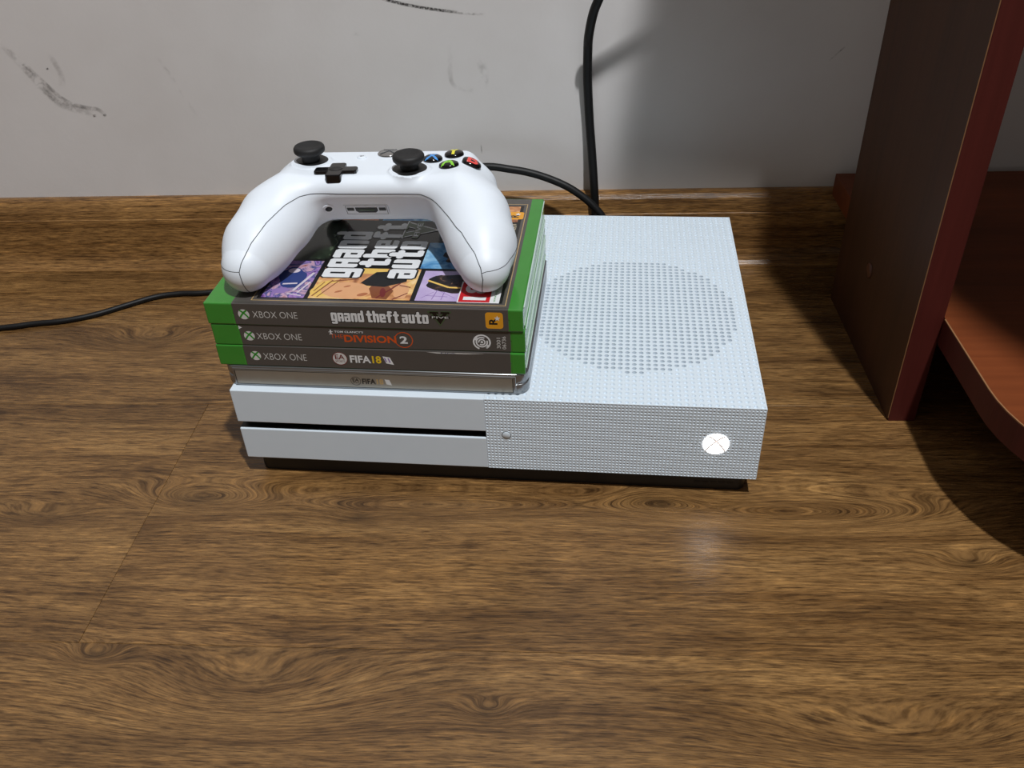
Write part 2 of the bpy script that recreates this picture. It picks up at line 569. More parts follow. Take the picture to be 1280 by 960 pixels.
# ------------------------------------------------------------------ desk
desk = empty('desk', (388, 54, 0))
tag(desk, 'reddish brown wooden desk with upright side panel and low rounded shelf', 'desk')
def dk(o):
    o.parent = desk
    o.matrix_parent_inverse = Matrix.Translation((-0.388, -0.054, 0))
    return o
PX0, PX1, PY0, PY1 = 388.3, 405.0, 54.0, 204.0
sp_ = dk(box('side_panel', (PX0, PY0 + 0.9, 0), (PX1, PY1, 735), M_cherry, None, 0.25, 1))
eb = dk(box('edge_band', (PX0 + 0.35, PY0 - 0.1, 0), (PX1 - 0.35, PY0 + 0.85, 735), M_band, None, 0.2, 1)); tag(eb, 'red edge strip on the front of the panel')
dk(box('worn_corner', (PX0 - 0.03, PY0 + 0.3, 2), (PX0 + 0.5, PY0 + 0.95, 734), M_chip))
dk(lathe('screw_cover', [(0.01, -1), (5.0, -1), (5.0, 0.5), (4.4, 0.9), (0.01, 1.0)], M_capcov, None,
   basis((PX0, 138.3, 59.7), (0, 1, 0), (0, 0, 1), (-1, 0, 0)), 24))
# shelf with a rounded front corner, notched round the upright
ZS = 75.0
arc = [(404.9 + 88 - 88 * math.cos(math.radians(a)), -14 - 88 * math.sin(math.radians(a))) for a in range(0, 91, 6)]
outl = [(393, 262), (393, 205), (405.6, 205)] + arc + [(1000, -102), (1000, 262)]
outl = outl[::-1]
dk(prism('shelf', outl, ZS - 17, ZS, M_cherry_x, None, None, 0.0))
# edge band round the shelf front and its bare top arris
pv = []
path = [(405.2, 53)] + arc + [(985, -102)]
def ribbon(name, path2, z0, z1, th, mat):
    V, F = [], []
    nn = len(path2)
    P = [np.array(p, float) for p in path2]
    for i in range(nn):
        t = P[min(i + 1, nn - 1)] - P[max(i - 1, 0)]; t /= np.linalg.norm(t)
        q = np.array([t[1], -t[0]])
        if q[0] > 0 and i == 0: q = -q
        o_ = P[i] - np.abs(th) * np.array([abs(t[1]), abs(t[0])])
        a_ = P[i]
        V += [(a_[0], a_[1], z0), (o_[0], o_[1], z0), (o_[0], o_[1], z1), (a_[0], a_[1], z1)]
    for i in range(nn - 1):
        for k in range(4):
            F.append((i * 4 + k, i * 4 + (k + 1) % 4, (i + 1) * 4 + (k + 1) % 4, (i + 1) * 4 + k))
    F += [(0, 1, 2, 3), (4 * nn - 1, 4 * nn - 2, 4 * nn - 3, 4 * nn - 4)]
    return dk(link_mesh(name, mesh_of(name, V, F), mat, None))
ribbon('shelf_edge_band', path, ZS - 17, ZS - 0.6, 0.8, M_band)
ribbon('worn_shelf_arris', path, ZS - 0.6, ZS + 0.05, 0.75, M_chip)
dk(box('side_panel', (1000, -20, 0), (1017, 204, 735), M_cherry, None, 0.25, 1))
dk(prism('desktop', [(327, 262), (327, -35), (420, -42), (440, -96), (465, -190), (510, -290), (1040, -300), (1040, 262)], 735, 757, M_cherry_x))

# ------------------------------------------------------------------ console
CY = math.radians(-3.1565)
con = empty('game_console', (0, 0, 0), CY)
tag(con, 'white box-shaped game console with dotted right half, standing on the floor', 'game console')
W, D, H, ZB, XM = 295.0, 230.0, 63.0, 13.7, 144.5
Z0, Z1 = 35.6, 40.6
bm = bmesh.new()
bm_box(bm, (0, 0, Z1), (XM + 0.02, D, H), 0.5, 2)
bm_box(bm, (0, 0, ZB), (XM + 0.02, D, Z0), 0.5, 2)
shell = link_mesh('shell', bm_mesh('shell', bm), M_white, con)
# right half: closed box behind the two dimpled skins
bm = bmesh.new()
bm_box(bm, (XM + 0.02, 3.2, ZB), (W - 0.5, D - 0.5, H - 2.6))
bm_box(bm, (W - 0.5, 0.25, ZB), (W, D - 0.2, H - 0.25), 0.2, 1)
bm_box(bm, (XM + 0.02, D - 0.5, ZB), (W, D, H - 0.25), 0.2, 1)
bm_box(bm, (XM + 0.02, 0.25, ZB), (W, 4, ZB + 0.5), 0.2, 1)
link_mesh('right_shell', bm_mesh('right_shell', bm), M_white, con)
box('slot_recess', (0.9, 7.5, Z0 - 0.3), (XM, D - 8, Z1 + 0.3), M_slot, con)
box('slot_lip', (0.0, 1.2, Z0 + 0.02), (XM, 7.5, Z0 + 0.2), M_slot, con)

def dimples(name, nu, nv, pu, pv_, M, spec_fn, mats, seg=8):
    """square cells, each with a round dimple or hole; spec_fn(cu, cv) -> (radius_top, radius_bottom, depth, dark)"""
    V, F, MI = [], [], []
    vid = {}
    def corner(i, j):
        k = (i, j)
        if k not in vid:
            vid[k] = len(V); V.append((i * pu, j * pv_, 0))
        return vid[k]
    per = seg // 4
    for j in range(nv):
        for i in range(nu):
            cx, cy = (i + 0.5) * pu, (j + 0.5) * pv_
            sp2 = spec_fn(cx, cy)
            c4 = [corner(i, j), corner(i + 1, j), corner(i + 1, j + 1), corner(i, j + 1)]
            if sp2 is None:
                F.append(tuple(c4)); MI.append(0); continue
            r0, r1, dp, dk_ = sp2
            base = len(V)
            for k in range(seg):
                a = math.radians(-135 + 360.0 * k / seg)
                V.append((cx + r0 * math.cos(a), cy + r0 * math.sin(a), 0))
            for k in range(seg):
                a = math.radians(-135 + 360.0 * k / seg)
                V.append((cx + r1 * math.cos(a), cy + r1 * math.sin(a), -dp))
            for s_ in range(4):
                ring = [base + (s_ * per + k) % seg for k in range(per + 1)]
                F.append((c4[s_], c4[(s_ + 1) % 4]) + tuple(ring[::-1])); MI.append(0)
            for k in range(seg):
                k2 = (k + 1) % seg
                F.append((base + k, base + k2, base + seg + k2, base + seg + k)); MI.append(0)
            F.append(tuple(base + seg + k for k in range(seg))); MI.append(1 if dk_ else 0)
    me = mesh_of(name, xf(V, M), F)
    o = link_mesh(name, me, None, con)
    for mt in mats: me.materials.append(mt)
    me.polygons.foreach_set('material_index', MI)
    return o

def top_spec(cx, cy):
    X, Y = XM + cx, cy
    if ((X - 225.0) / 63.0) ** 2 + ((Y - 95.0) / 65.5) ** 2 < 1.0:
        return (1.36, 1.15, 1.8, True)
    return (1.3, 0.6, 1.15, False)
nu_, nv_ = 38, 58
tg = dimples('top_grille', nu_, nv_, (W - XM) / nu_, D / nv_, basis((XM, 0, H), (1, 0, 0), (0, 1, 0), (0, 0, 1)), top_spec, (M_white, M_hole))
tag(tg, 'dotted top half with a round field of deeper fan holes', kind='stuff')
LX, LZ, BXc, BZc = 270.7, 38.2, 155.9, 38.4
def front_spec(cx, cz):
    X, Z = XM + cx, ZB + cz
    if (X - LX) ** 2 + (Z - LZ) ** 2 < 7.6 ** 2 or (X - BXc) ** 2 + (Z - BZc) ** 2 < 3.2 ** 2:
        return None
    return (0.78, 0.30, 0.5, False)
fg = dimples('front_grille', 75, 24, (W - XM) / 75, (H - ZB) / 24, basis((XM, 0, ZB), (1, 0, 0), (0, 0, 1), (0, -1, 0)), front_spec, (M_white, M_white))
tag(fg, 'finely dotted front half', kind='stuff')
# power logo (lit) and small round buttons
FM = basis((0, 0, 0), (1, 0, 0), (0, 0, 1), (0, -1, 0))
lathe('power_logo', [(0.01, -0.5), (7.0, -0.5), (7.0, 0.12), (6.7, 0.3), (0.01, 0.32)], M_glow, con, FM @ Matrix.Translation((LX, LZ, 0)), 40)
def xball(cx, cy, r, w):
    """the two curved strokes that cross a ball logo"""
    out = []
    for s_ in (-1, 1):
        pts = []
        for k in range(13):
            t = k / 12.0
            a = np.array([-0.62, 0.78]); c_ = np.array([0.12, 0.36]); e = np.array([0.74, -0.66])
            p = (1 - t) ** 2 * a + 2 * t * (1 - t) * c_ + t * t * e
            pts.append((cx + s_ * p[0] * r, cy + p[1] * r))
        for (x0, y0), (x1, y1) in zip(pts[:-1], pts[1:]):
            out.append(bar(x0, y0, x1, y1, w))
    return out
flat('logo_cross', xball(LX, LZ, 7.0, 1.2), M_glow2, con, FM, 0.36)
lathe('pairing_button', [(0.01, -0.5), (2.3, -0.5), (2.3, 0.15), (2.15, 0.28), (0.01, 0.3)], M_white, con, FM @ Matrix.Translation((BXc, BZc, 0)), 28)
flat('button_gap', ring_quads(BXc, BZc, 2.3, 2.65, 28), M_seam, con, FM, 0.03)
# black plinth with vent slits on the right
plinth = prism('plinth', rrect(4.2, 5.8, 290.8, 224, 5), 0, ZB, M_black, con)
for k in range(5):
    for q in range(2):
        box('vent_slit', (262 + k * 4.6, 5.62, 4.2 + q * 3.6), (265.4 + k * 4.6, 5.9, 5.6 + q * 3.6), M_slot, con)

# ------------------------------------------------------------------ game cases
HC = 13.45
CG = 'game cases stacked on the console'
def rotc(x, y):
    return (x * math.cos(CY) - y * math.sin(CY), x * math.sin(CY) + y * math.cos(CY))

def green_case(k, dx, dy, dyaw, label):
    """k-th layer from the console; local frame: spine at y = 0, x along the spine"""
    x, y = rotc(-4.0 + dx, 5.5 + dy)
    r = empty('game_case', (x, y, H + k * HC), CY + math.radians(dyaw))
    tag(r, label, 'game case', CG)
    t = HC - 0.1
    bm = bmesh.new()
    bm_box(bm, (0.1, 0.1, 0.1), (170.9, 134.9, 6.6), 0.4, 2)             # tray half
    bm_box(bm, (0.35, 0.35, 6.2), (170.6, 134.6, 7.2))               # joint
    bm_box(bm, (0, 0, 6.8), (171, 135, t), 0.8, 2)               # lid half
    bm_box(bm, (-0.06, -0.13, 0.14), (15.5, 3, t + 0.03), 0.7, 2)                 # closed spine ends
    bm_box(bm, (163.5, -0.13, 0.14), (171.06, 3, t + 0.03), 0.7, 2)
    link_mesh('case_body', bm_mesh('case_body', bm), M_green, r, True)
    for e in r.children[0].data.polygons: e.use_smooth = False
    bm = bmesh.new()
    bm_box(bm, (170.9, 4, t - 1.5), (171.5, 133, t - 0.5), 0.1, 1)
    bm_box(bm, (170.9, 4, 1.4), (171.4, 133, 2.2), 0.1, 1)
    link_mesh('film_edge', bm_mesh('film_edge', bm), M_film, r)
    s = box('spine_sheet', (15.6, -0.14, 0.4), (163.4, 1.6, t + 0.06), M_sheet, r, 0.3, 2)
    PM = basis((0, -0.14, 0), (1, 0, 0), (0, 0, 1), (0, -1, 0))
    return r, s, PM, t

def ball_logo(s, PM, cx, cz, r):
    flat('ball_logo', [circle(cx, cz, r)], M_letg, s, PM, 0.03)
    flat('ball_cross', xball(cx, cz, r, r * 0.32), M_lgreen, s, PM, 0.05)

# --- block lettering used by the topmost case (chunky blocks with thin slits)
GLY = {
    'g': ([(0, -3.4, 9, 13)], [(3.7, 3.6, 5.3, 10), (0, -0.4, 5.3, 0.9)]),
    'R': ([(0, 0, 9, 13)], [(3.6, 7.4, 5.6, 10), (3.7, 0, 5.2, 4.6)]),
    'a': ([(0, 0, 9, 13)], [(0, 8.0, 5.2, 9.4), (3.5, 2.6, 5.2, 5.6)]),
    'n': ([(0, 0, 9, 13)], [(3.7, 0, 5.3, 9.6)]),
    'd': ([(0, 0, 9, 13), (5.2, 12, 9, 17)], [(3.7, 3.2, 5.3, 10)]),
    't': ([(2.2, 0, 6.4, 17), (0, 9.6, 9, 13), (2.2, 0, 9, 3.4)], []),
    'h': ([(0, 0, 4, 17), (0, 0, 9, 13)], [(3.8, 0, 5.3, 9.6)]),
    'e': ([(0, 0, 9, 13)], [(3.6, 7.6, 5.4, 10), (3.8, 3.4, 9, 4.8)]),
    'f': ([(2, 0, 6, 17), (2, 13.6, 9, 17), (0, 9.0, 8.4, 12.2)], []),
    'u': ([(0, 0, 9, 13)], [(3.7, 3.6, 5.3, 13)]),
    'o': ([(0, 0, 9, 13)], [(3.6, 3.2, 5.4, 10)]),
}
def chamf(x0, y0, x1, y1, c):
    return [(x0 + c, y0), (x1 - c, y0), (x1, y0 + c), (x1, y1 - c), (x1 - c, y1), (x0 + c, y1), (x0, y1 - c), (x0, y0 + c)]
def block_word(word, o, ex, ey, sx, sy, parent, PM, w, out=0.9):
    """o origin; ex / ey advance and up directions; sx, sy scale per glyph unit"""
    wh, bl, hl = [], [], []
    def tr(poly, i):
        return [(o[0] + ex[0] * (p[0] + i * 9.9) * sx + ey[0] * p[1] * sy, o[1] + ex[1] * (p[0] + i * 9.9) * sx + ey[1] * p[1] * sy) for p in poly]
    for i, ch in enumerate(word):
        if ch == ' ': continue
        R_, S_ = GLY[ch]
        for q in R_:
            hl.append(tr(chamf(q[0] - out, q[1] - out, q[2] + out, q[3] + out, 1.6), i))
            wh.append(tr(chamf(*q, 1.1), i))
        for q in S_:
            bl.append(tr([(q[0], q[1]), (q[2], q[1]), (q[2], q[3]), (q[0], q[3])], i))
    def fix(polys):
        res = []
        for p in polys:
            a = sum(p[k][0] * p[(k + 1) % len(p)][1] - p[(k + 1) % len(p)][0] * p[k][1] for k in range(len(p)))
            res.append(p if a > 0 else p[::-1])
        return res
    flat('letter_outline', fix(hl), M_grout, parent, PM, w)
    flat('lettering', fix(wh), M_letw, parent, PM, w + 0.025)
    if bl: flat('letter_slits', fix(bl), M_grout, parent, PM, w + 0.05)

# --- topmost case
c1, s1, P1, T = green_case(3, 0, 0, 0, 'green game case with a collage cover and amber spine label, topmost of the stack')
zb = -3 * HC - H                                         # console z -> case z
ball_logo(s1, P1, 21.3, 6.8, 3.1)
lettering('XBOX ONE', (26.2, 4.9, 50.8, 8.9), M_letg, s1, P1, 0.03, -0.012)
bx = 69.2
for wd in ('gRand', 'theft', 'auto'):
    block_word(wd, (bx, 3.9), (1, 0), (0, 1), 0.365, 0.42, s1, P1, 0.03, 0.8)
    bx += len(wd) * 9.9 * 0.365 + 1.0
def vee(cx, top, bot, w, th):
    return [[(cx - w, top), (cx - w + th * 1.5, top), (cx + 0.2 * th, bot + th * 2.4), (cx, bot)],
            [(cx + w, top), (cx, bot), (cx - 0.2 * th, bot + th * 2.4), (cx + w - th * 1.5, top)][::-1],
            [(cx - w - 1, top - 0.2), (cx - 0.6, top - 0.2), (cx - 0.6, top + 0.9), (cx - w - 1, top + 0.9)],
            [(cx + 0.6, top - 0.2), (cx + w + 1, top - 0.2), (cx + w + 1, top + 0.9), (cx + 0.6, top + 0.9)]]
flat('vee_outline', vee(127.6, 10.9, 2.6, 5.2, 2.3), M_vgreen, s1, P1, 0.1)
flat('vee_mark', vee(127.6, 10.5, 3.8, 4.2, 1.5), M_grout, s1, P1, 0.12)
flat('vee_ribbon', [[(122.4, 7.6), (124, 7.2), (131, 7.2), (133, 7.6), (132.6, 8.8), (122.8, 8.8)]], M_grout, s1, P1, 0.13)
lettering('FIVE', (123.4, 7.4, 132.2, 8.6), M_letg, s1, P1, 0.15, 0.01)
flat('amber_label', [rrect(151.4, 2.0, 160.6, 11.8, 1.6)], M_amber, s1, P1, 0.03)
lettering('R', (153.2, 4.4, 157.6, 8.6), M_ink, s1, P1, 0.05, 0.03, rot=90)
def star(cx, cy, r, n=5, k=0.42, a0=90):
    return [(cx + (r if i % 2 == 0 else r * k) * math.cos(math.radians(a0 + i * 180 / n)), cy + (r if i % 2 == 0 else r * k) * math.sin(math.radians(a0 + i * 180 / n))) for i in range(2 * n)]
flat('star_mark', [[(157.6, 8.2)] + [p for p in star(157.6, 8.2, 1.7)] + [star(157.6, 8.2, 1.7)[0]]], M_letw, s1, P1, 0.06)
# cover sheet
cov = box('cover_sheet', (15.6, 1.0, T - 0.4), (163.6, 134, T + 0.06), M_sheet, c1, 0.05, 1)
CVM = basis((4.0, -5.5, T + 0.06), (1, 0, 0), (0, 1, 0), (0, 0, 1))   # (x, y) in console mm
def frame(x0, y0, x1, y1, w):
    return [[(x0, y0), (x1, y0), (x1, y0 + w), (x0, y0 + w)], [(x0, y1 - w), (x1, y1 - w), (x1, y1), (x0, y1)],
            [(x0, y0), (x0 + w, y0), (x0 + w, y1), (x0, y1)], [(x1 - w, y0), (x1, y0), (x1, y1), (x1 - w, y1)]]
def rect(x0, y0, x1, y1):
    return [(x0, y0), (x1, y0), (x1, y1), (x0, y1)]
flat('gold_frame', frame(21.2, 9.2, 157.8, 131.8, 0.5), M_gold, cov, CVM, 0.01)
flat('picture_ground', [rect(23.5, 11.4, 155.6, 129.6)], M_grout, cov, CVM, 0.012)
A_purple = print_art('art_purple', [(0.3, lin(96, 62, 130)), (0.42, lin(166, 130, 190)), (0.5, lin(54, 74, 130)), (0.6, lin(196, 160, 180)), (0.72, lin(150, 92, 84))], 95, 1.3)
A_green = print_art('art_dark_green', [(0.3, lin(22, 26, 20)), (0.55, lin(40, 52, 38)), (0.72, lin(110, 122, 96))], 70, 4.1)
A_lav = print_art('art_lavender', [(0.3, lin(168, 150, 196)), (0.7, lin(196, 180, 214))], 40, 2.2)
A_blue = print_art('art_blue', [(0.3, lin(44, 92, 140)), (0.5, lin(92, 150, 196)), (0.7, lin(156, 198, 222))], 80, 3.3)
A_warm = print_art('art_warm', [(0.3, lin(120, 62, 40)), (0.48, lin(206, 146, 96)), (0.6, lin(226, 188, 120)), (0.74, lin(250, 222, 190))], 55, 5.3)
A_cream = print_art('art_cream', [(0.38, lin(60, 50, 40)), (0.5, lin(190, 178, 150)), (0.7, lin(228, 220, 196))], 190, 6.7)
A_dusk = print_art('art_dusk', [(0.3, lin(60, 44, 52)), (0.5, lin(170, 96, 70)), (0.7, lin(230, 180, 120))], 60, 7.9)
A_blob = print_art('art_blob', [(0.4, lin(22, 20, 22)), (0.62, lin(52, 40, 36)), (0.75, lin(150, 110, 80))], 130, 8.8)
for nm, rc, mt in (('purple', (25.6, 12.6, 49.0, 53.6), A_purple), ('green', (25.6, 56.2, 50.4, 104), A_green), ('dusk', (25.6, 106.5, 68, 128.4), A_dusk),
                   ('warm', (51.4, 12.6, 106.6, 46), A_warm), ('lavender', (109.2, 12.6, 153.6, 44.6), A_lav),
                   ('blue', (105.5, 47.2, 153.6, 78), A_blue), ('cream', (112, 80.5, 153.6, 104), A_cream), ('warm', (112, 106.5, 153.6, 128.4), A_warm),
                   ('blue', (70.5, 106.5, 109.5, 128.4), A_blue)):
    flat('picture_panel', [rect(*rc)], mt, cov, CVM, 0.02)
# a few painted shapes on the pictures
def ell(cx, cy, rx, ry, ang=0, n=28, jag=0.0):
    a = math.radians(ang); out = []
    for k in range(n):
        q = 2 * math.pi * k / n
        s_ = 1 + jag * math.sin(q * 5 + 1.3) + jag * 0.6 * math.sin(q * 9)
        x_, y_ = rx * s_ * math.cos(q), ry * s_ * math.sin(q)
        out.append((cx + x_ * math.cos(a) - y_ * math.sin(a), cy + x_ * math.sin(a) + y_ * math.cos(a)))
    return out
P_navy = plain('navy_print', lin(44, 62, 118), 0.16); P_pale = plain('pale_print', lin(206, 196, 206), 0.16); P_brown = plain('brown_print', lin(126, 74, 48), 0.16)
P_lil = plain('lilac_line_print', lin(140, 116, 172), 0.16)
flat('picture_shape', [ell(36.5, 34, 7.5, 12, 20, jag=0.06)], P_navy, cov, CVM, 0.03)
flat('picture_shape', [bar(41, 20, 47, 40, 1.6), bar(44, 18, 48, 30, 1.1), ell(35, 42, 3.4, 2.6), bar(33, 27, 41, 28, 1.4), bar(38.5, 17.0, 47, 15.0, 0.9)], P_pale, cov, CVM, 0.035)
flat('picture_shape', [ell(34, 20, 5, 3, 12, jag=0.1)], P_lil, cov, CVM, 0.03)
flat('picture_shape', [ell(58, 23, 6.6, 9.6, -25, jag=0.03), rect(72, 40, 88, 46)], M_blond, cov, CVM, 0.03)
flat('picture_shape', [ell(70, 21.5, 14, 8.6, -8, jag=0.02)], M_tan, cov, CVM, 0.034)
flat('picture_shape', [ell(80, 17.6, 3.0, 1.6, 24), ell(66.2, 20.2, 2.2, 0.9, 28), ell(69.6, 25.8, 2.0, 0.8, 28)], M_tan2, cov, CVM, 0.038)
flat('picture_shape', [[(82, 24), (86, 14), (94, 13), (96, 22), (90, 30), (84, 32)]], P_brown, cov, CVM, 0.036)
flat('picture_shape', [[(76, 30), (82, 42), (100, 44), (101, 32), (90, 26), (80, 27)]], M_grout, cov, CVM, 0.04)
flat('picture_shape', [ell(100, 22, 4.2, 8, 10, jag=0.06)], M_tan, cov, CVM, 0.042)
flat('picture_shape', [bar(53, 15, 60, 32, 0.9), bar(56, 14, 64, 33, 0.7), bar(60, 31, 74, 34, 0.9), bar(52.5, 20, 56, 30, 0.6)], P_brown, cov, CVM, 0.05)
flat('picture_shape', [bar(88, 14, 98, 30, 1.0), bar(97, 13, 104, 20, 0.8), bar(98, 28, 104.5, 26, 0.9), ell(90.5, 20, 1.6, 5, 12)], M_dkred, cov, CVM, 0.05)
flat('picture_shape', [ell(126, 31, 14, 9.6, -10, jag=0.05)], A_blob, cov, CVM, 0.03)
flat('picture_shape', [bar(112.5, 34, 125, 27, 1.5), bar(125, 27, 138, 26.5, 1.5)], M_blond, cov, CVM, 0.034)
flat('picture_shape', [bar(114, 18, 126, 17.2, 0.5), bar(118, 14, 119.5, 24, 0.5), bar(123, 14, 123.6, 22, 0.5), bar(112, 15.2, 118, 22, 0.35), bar(119.5, 24, 130, 16, 0.35)], P_lil, cov, CVM, 0.03)
flat('picture_shape', [ell(128, 64, 12, 9, 20, jag=0.12)], A_blob, cov, CVM, 0.03)
# the three big words, reading away from the spine
up, adv = (-1, 0), (0, 1)
block_word('gRand', (69.2, 35.4), adv, up, 1.14, 1.32, cov, CVM, 0.06, 0.85)
block_word('theft', (87.2, 47.2), adv, up, 1.14, 1.03, cov, CVM, 0.13, 0.85)
block_word('auto', (104.4, 35.2), adv, up, 1.14, 1.17, cov, CVM, 0.20, 0.85)
VM = CVM @ basis((97, 94, 0), (0, 1, 0), (-1, 0, 0), (0, 0, 1))
flat('vee_outline', vee(0, 9, -12, 10.5, 4.6), M_letw, cov, VM, 0.27)
flat('vee_mark', vee(0, 8.4, -9.4, 9.0, 3.2), M_vgreen, cov, VM, 0.29)
flat('vee_ribbon', [[(-11.5, 0.4), (-8, -0.6), (8, -0.6), (11.5, 0.4), (11, 3.8), (-11, 3.8)]], M_vgreen, cov, VM, 0.31)
lettering('FIVE', (-8.6, 0.2, 8.6, 3.2), M_letw, cov, VM, 0.33, 0.01)
# age label and publisher label
flat('age_label', [rect(132.2, 12.2, 148.8, 33)], M_red, cov, CVM, 0.06)
flat('age_label_rim', frame(131.7, 11.7, 153.9, 33.5, 0.6), M_letw, cov, CVM, 0.055)
lettering('18', (134.4, 14.4, 146.8, 31.6), M_letw, cov, CVM, 0.08, 0.03, rot=90)
flat('age_label_strip', [rect(148.8, 12.2, 153.4, 33)], M_letw, cov, CVM, 0.06)
lettering('www.pegi.info', (150.2, 13, 152.4, 30), M_lgreen, cov, CVM, 0.08, rot=90)
flat('amber_label', [rrect(146.8, 110.4, 156.6, 120.4, 1.6)], M_amber, cov, CVM, 0.06)
lettering('R', (148.6, 112.6, 153.8, 116.8), M_ink, cov, CVM, 0.08, 0.03, rot=90)
flat('star_mark', [star(153.0, 117.4, 2.0)], M_letw, cov, CVM, 0.09)

# --- second case
c2, s2, P2, T = green_case(2, 0.6, 0.4, 0.15, 'green game case with orange words and white swirl on dark spine, second from top')
ball_logo(s2, P2, 20.6, 6.3, 3.0)
lettering('XBOX ONE', (24.8, 4.3, 49.9, 8.3), M_letg, s2, P2, 0.03, -0.012)
flat('figure_mark', [circle(66.6, 11.2, 0.45, 12), bar(66.6, 10.8, 66.6, 9.6, 0.7), bar(66.6, 9.7, 65.9, 8.6, 0.4), bar(66.6, 9.7, 67.4, 8.7, 0.4), bar(65.4, 10.2, 67.8, 10.5, 0.35)], M_letw, s2, P2, 0.03)
lettering("TOM CLANCY'S", (68.6, 9.9, 84.4, 11.1), M_letw, s2, P2, 0.03, 0.02)
lettering('THE', (66.2, 6.3, 73.0, 8.9), M_org, s2, P2, 0.03, -0.008)
lettering('DIVISION', (73.4, 4.0, 102.0, 8.6), M_org, s2, P2, 0.03, 0.03)
flat('number_ring', ring_quads(106.0, 6.3, 4.5, 5.0, 40, -160, 160), M_org, s2, P2, 0.035)
flat('number_ground', [circle(106.0, 6.3, 3.9)], M_sheet, s2, P2, 0.04)
lettering('2', (103.9, 4.0, 108.1, 8.7), M_letw, s2, P2, 0.06, 0.03)
sw = []
for r0, r1, a0, a1 in ((3.9, 4.8, -60, 250), (2.5, 3.3, 60, 380), (1.3, 2.0, -130, 190), (0.0, 0.7, 0, 360)):
    sw += ring_quads(148.0, 6.3, r0, r1, 36, a0, a1)
sw += [bar(150.3, 2.4, 151.4, 4.6, 0.9), bar(144.6, 7.4, 145.6, 9.4, 0.7)]
flat('swirl_logo', sw, M_letw, s2, P2, 0.03)
lettering('3001', (155.9, 2.6, 157.9, 9.2), M_letg, s2, P2, 0.03, rot=90)
lettering('06736', (158.8, 2.2, 160.8, 10.2), M_letg, s2, P2, 0.03, rot=90)
flat('sheet_nick', [[(15.6, 10.5), (17.6, 11.6), (16.6, 12.2), (15.7, 12.9)]], M_letw, s2, P2, 0.03)

# --- third case
c3, s3, P3, T = green_case(1, 0.2, 0.2, -0.1, 'green game case with white and yellow words on dark spine, third from top')
ball_logo(s3, P3, 21.9, 7.0, 3.0)
lettering('XBOX ONE', (26.3, 4.6, 50.8, 8.8), M_letg, s3, P3, 0.03, -0.012)
def ea_badge(s, PM, cx, cz, r, ground, ink):
    flat('round_badge', [circle(cx, cz, r)], ground, s, PM, 0.03)
    flat('badge_rim', ring_quads(cx, cz, r * 0.9, r, 36), ink, s, PM, 0.04)
    lettering('EA', (cx - r * 0.62, cz - r * 0.12, cx + r * 0.62, cz + r * 0.62), ink, s, PM, 0.05, 0.02)
    lettering('SPORTS', (cx - r * 0.62, cz - r * 0.55, cx + r * 0.62, cz - r * 0.25), ink, s, PM, 0.05)
ea_badge(s3, P3, 69.6, 6.8, 4.3, M_letg, M_dkred)
lettering('FIFA', (75.2, 4.4, 86.8, 9.2), M_letw, s3, P3, 0.03, 0.03)
lettering('18', (87.6, 4.4, 92.6, 9.3), M_yel, s3, P3, 0.03, 0.03)
flat('ticket_mark', [[(93.6, 9.2), (97.6, 8.6), (99.4, 3.8), (95.2, 4.6)]], M_letw, s3, P3, 0.03)
flat('ticket_print', [bar(94.6, 8.2, 95.4, 5.6, 0.7), bar(96.6, 8.0, 97.4, 5.2, 0.7)], P_lil, s3, P3, 0.05)
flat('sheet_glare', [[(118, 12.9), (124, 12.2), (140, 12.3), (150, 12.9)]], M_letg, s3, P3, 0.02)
lettering('FIFA', (126, 12.3, 134, 12.85), P_navy, s3, P3, 0.04)

# --- tin case
x, y = rotc(-2.6, 5.2)
tin = empty('game_case', (x, y, H), CY)
tag(tin, 'grey metal game case with pale plain spine, lowest of the stack on the white console', 'game case', CG)
bm = bmesh.new()
def rbox(bm, x0, y0, x1, y1, z0, z1, r, bev):
    v_, f_ = prism_vf(rrect(x0, y0, x1, y1, r, 6), z0, z1)
    t_ = bmesh.new()
    vs = [t_.verts.new(p) for p in v_]
    for q in f_: t_.faces.new([vs[i] for i in q])
    es = [e for e in t_.edges if abs(e.verts[0].co.z - e.verts[1].co.z) < 1e-6]
    bmesh.ops.bevel(t_, geom=es, offset=bev, segments=3, profile=0.5, affect='EDGES')
    mm = bpy.data.meshes.new('tmp'); t_.to_mesh(mm); t_.free(); bm.from_mesh(mm); bpy.data.meshes.remove(mm)
rbox(bm, 0, 0, 171, 135, 0.05, 6.6, 6.5, 1.0)
rbox(bm, 0.6, 0.6, 170.4, 134.4, 6.0, 7.4, 6.0, 0.1)
rbox(bm, 0, 0, 171, 135, 7.0, 13.4, 6.5, 1.2)
link_mesh('tin_body', bm_mesh('tin_body', bm), M_steel, tin, True)
box('spine_rim', (5.0, -0.35, 0.7), (164.5, 1.0, 12.2), M_steel, tin, 0.3, 1)
ts = box('spine_plate', (6.2, -0.5, 1.5), (163.0, 0.6, 11.2), M_steel2, tin, 0.15, 1)
PT = basis((0, -0.5, 0), (1, 0, 0), (0, 0, 1), (0, -1, 0))
flat('plate_line', frame(6.2, 1.5, 163.0, 11.2, 0.4), M_ink, ts, PT, 0.02)
ea_badge(ts, PT, 75.4, 6.0, 2.9, M_steel2, M_ink)
lettering('FIFA', (79.0, 4.2, 86.6, 7.8), M_ink, ts, PT, 0.03, 0.03)
lettering('18', (87.2, 4.2, 91.0, 7.8), M_gold, ts, PT, 0.03, 0.03)
flat('ticket_mark', [[(91.8, 7.8), (94.6, 7.4), (95.6, 3.8), (92.6, 4.4)]], M_letg, ts, PT, 0.03)

